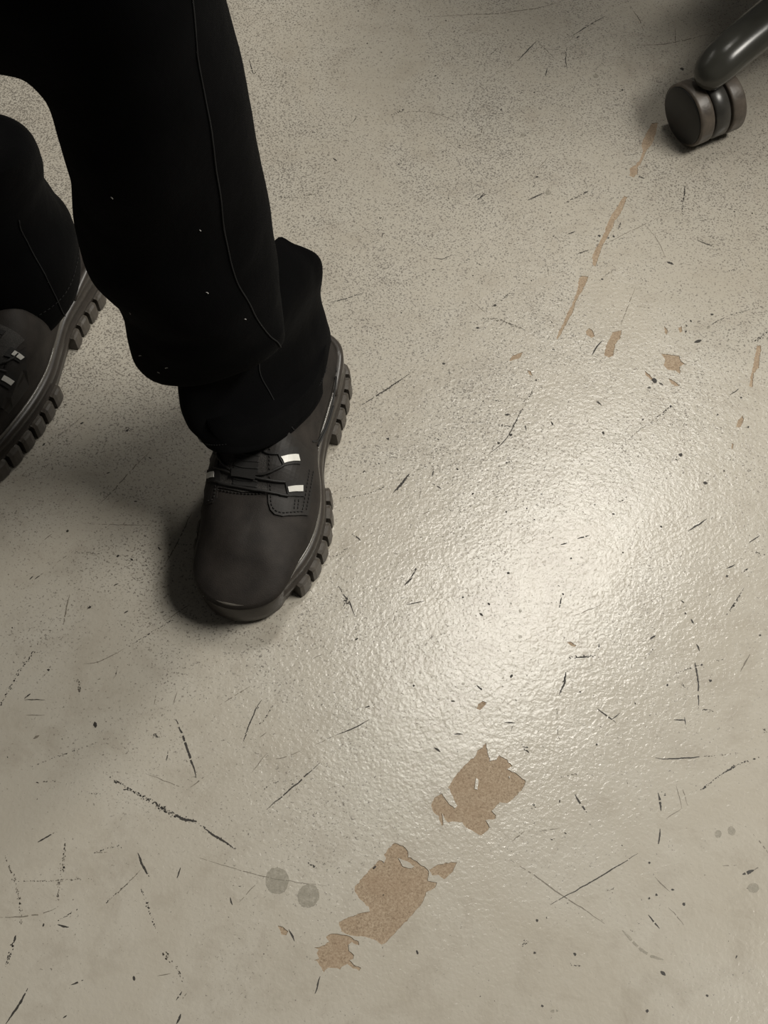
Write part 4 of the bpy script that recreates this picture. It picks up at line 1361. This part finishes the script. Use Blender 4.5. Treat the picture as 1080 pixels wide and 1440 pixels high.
# ------------------------------------------------------------------ office chair: one arm and castor of its base reach into view
CX, CY = 0.336, 1.165                              # under the castor stem
ADIR = Vector((0.765, 0.645, 0)).normalized()        # from castor towards the chair's middle
ARM = 0.30
HUB = Vector((CX, CY, 0)) + ADIR * ARM
chair = empty('office_chair', (HUB.x, HUB.y, 0))
tag(chair, 'dark grey office chair base arm on a black twin-wheel castor', 'chair')

def frame(origin, x):
    x = Vector(x).normalized()
    return Matrix.Translation(origin) @ Matrix(((x.x, -x.y, 0, 0), (x.y, x.x, 0, 0), (0, 0, 1, 0), (0, 0, 0, 1)))

def build_arm(ang):
    """from hub (0) out to the castor (ARM), rounded steel tube with a domed end"""
    d = Vector((math.cos(ang), math.sin(ang), 0))
    s = Vector((-d.y, d.x, 0))
    rings = []
    N = 28
    prof = [(0.02, .112, .030, .026), (0.10, .110, .0255, .0215), (0.20, .102, .0235, .0200), (0.26, .092, .0225, .0190), (0.285, .086, .0222, .0188),
            (0.300, .081, .0210, .0180), (0.311, .0755, .0175, .0150), (0.317, .0735, .0120, .0105), (0.3205, .0725, .005, .0045)]
    prof = catmull(prof, 4)
    for r, z, w, h in prof:
        rings.append([d * r + s * math.cos(q) * w + Vector((0, 0, z + .005 + math.sin(q) * h)) for q in [2 * math.pi * k / N for k in range(N)]])
    v, f = loft(rings)
    return fix_normals(mesh_obj('base_arm', v, f, MAT['chairpaint'], chair))

WR = 0.0335
def build_castor(pos, axis_ang):
    """pos relative to the chair; wheels turn about axis_ang"""
    a = Vector((math.cos(axis_ang), math.sin(axis_ang), 0))
    fwd = Vector((-a.y, a.x, 0))
    ctr = Vector((pos.x, pos.y, WR))
    # hood between the wheels: a thick quarter-moon shell and the stem socket
    V, F = [], []
    rings = []
    for k in range(25):
        q = R(-35 + 250 * k / 24)
        o = fwd * math.cos(q) + Vector((0, 0, math.sin(q)))
        ro, ri = WR * 0.985, WR * 0.62
        rings.append([ctr + o * ri - a * .0095, ctr + o * (ro - .002) - a * .0095, ctr + o * ro - a * .0075, ctr + o * ro + a * .0075, ctr + o * (ro - .002) + a * .0095, ctr + o * ri + a * .0095])
    V, F = loft(rings)
    hood = fix_normals(mesh_obj('castor', V, F, MAT['hood'], chair))
    v, f = lathe([(.0085, .0), (.0085, .020), (.0125, .022), (.0125, .030), (.0070, .031), (.0070, .046)], 20)
    mesh_obj('stem', [p + Vector((pos.x, pos.y, 0.045 + .004)) for p in v], f, MAT['hood'], hood)
    v, f = lathe([(.006, -.030), (.006, .030)], 16)
    rot = Matrix(((fwd.x, 0, a.x), (fwd.y, 0, a.y), (0, 1, 0)))
    mesh_obj('axle', [ctr + rot @ p for p in v], f, MAT['steel'], hood)
    for sgn in (-1, 1):
        prof = [(.020, .0115), (.0315, .0115), (WR - .0010, .0118), (WR - .0002, .0126), (WR, .0150), (WR, .0260), (WR - .0003, .0272), (WR - .0012, .0282), (WR - .0022, .0286), (.0304, .0280), (.020, .0280)]
        v, f = lathe(prof, 56)
        fix_normals(mesh_obj('wheel', [ctr + rot @ Vector((p.x, p.y, p.z * sgn)) for p in v], f, MAT['tread'], hood))
        prof = [(.0306, .0270), (.0304, .0290), (.0290, .0298), (.015, .0312), (.004, .0316), (.0005, .0316)]
        v, f = lathe(prof, 48)
        fix_normals(mesh_obj('wheel_cap', [ctr + rot @ Vector((p.x, p.y, p.z * sgn)) for p in v], f, MAT['plastic'], hood))
    return hood

a0 = math.atan2(-ADIR.y, -ADIR.x)
for k in range(5):
    ang = a0 + 2 * math.pi * k / 5
    build_arm(ang)
    build_castor(Vector((math.cos(ang), math.sin(ang), 0)) * ARM, R(28) if k == 0 else R(28 + 67 * k))
v, f = lathe([(.030, .080), (.045, .084), (.048, .095), (.048, .130), (.040, .140), (.028, .142)], 36)
fix_normals(mesh_obj('hub', v, f, MAT['chairpaint'], chair))
v, f = lathe([(.025, .10), (.025, .26), (.0145, .262), (.0145, .40)], 28)
fix_normals(mesh_obj('gas_lift', v, f, MAT['plastic'], chair))
rings = []  # chair cushion out of view, added only for the shade it casts
for z, s in ((.40, .55), (.405, .80), (.43, .97), (.455, 1.0), (.48, .98), (.495, .86), (.50, .5)):
    rr = []
    for k in range(48):
        q = 2 * math.pi * k / 48
        c_, s_ = math.cos(q), math.sin(q)
        rr.append(Vector((.235 * s * math.copysign(abs(c_) ** .6, c_), .225 * s * math.copysign(abs(s_) ** .6, s_), z)))
    rings.append(rr)
v, f = loft(rings)
fix_normals(mesh_obj('seat', v, f, MAT['seatcloth'], chair))
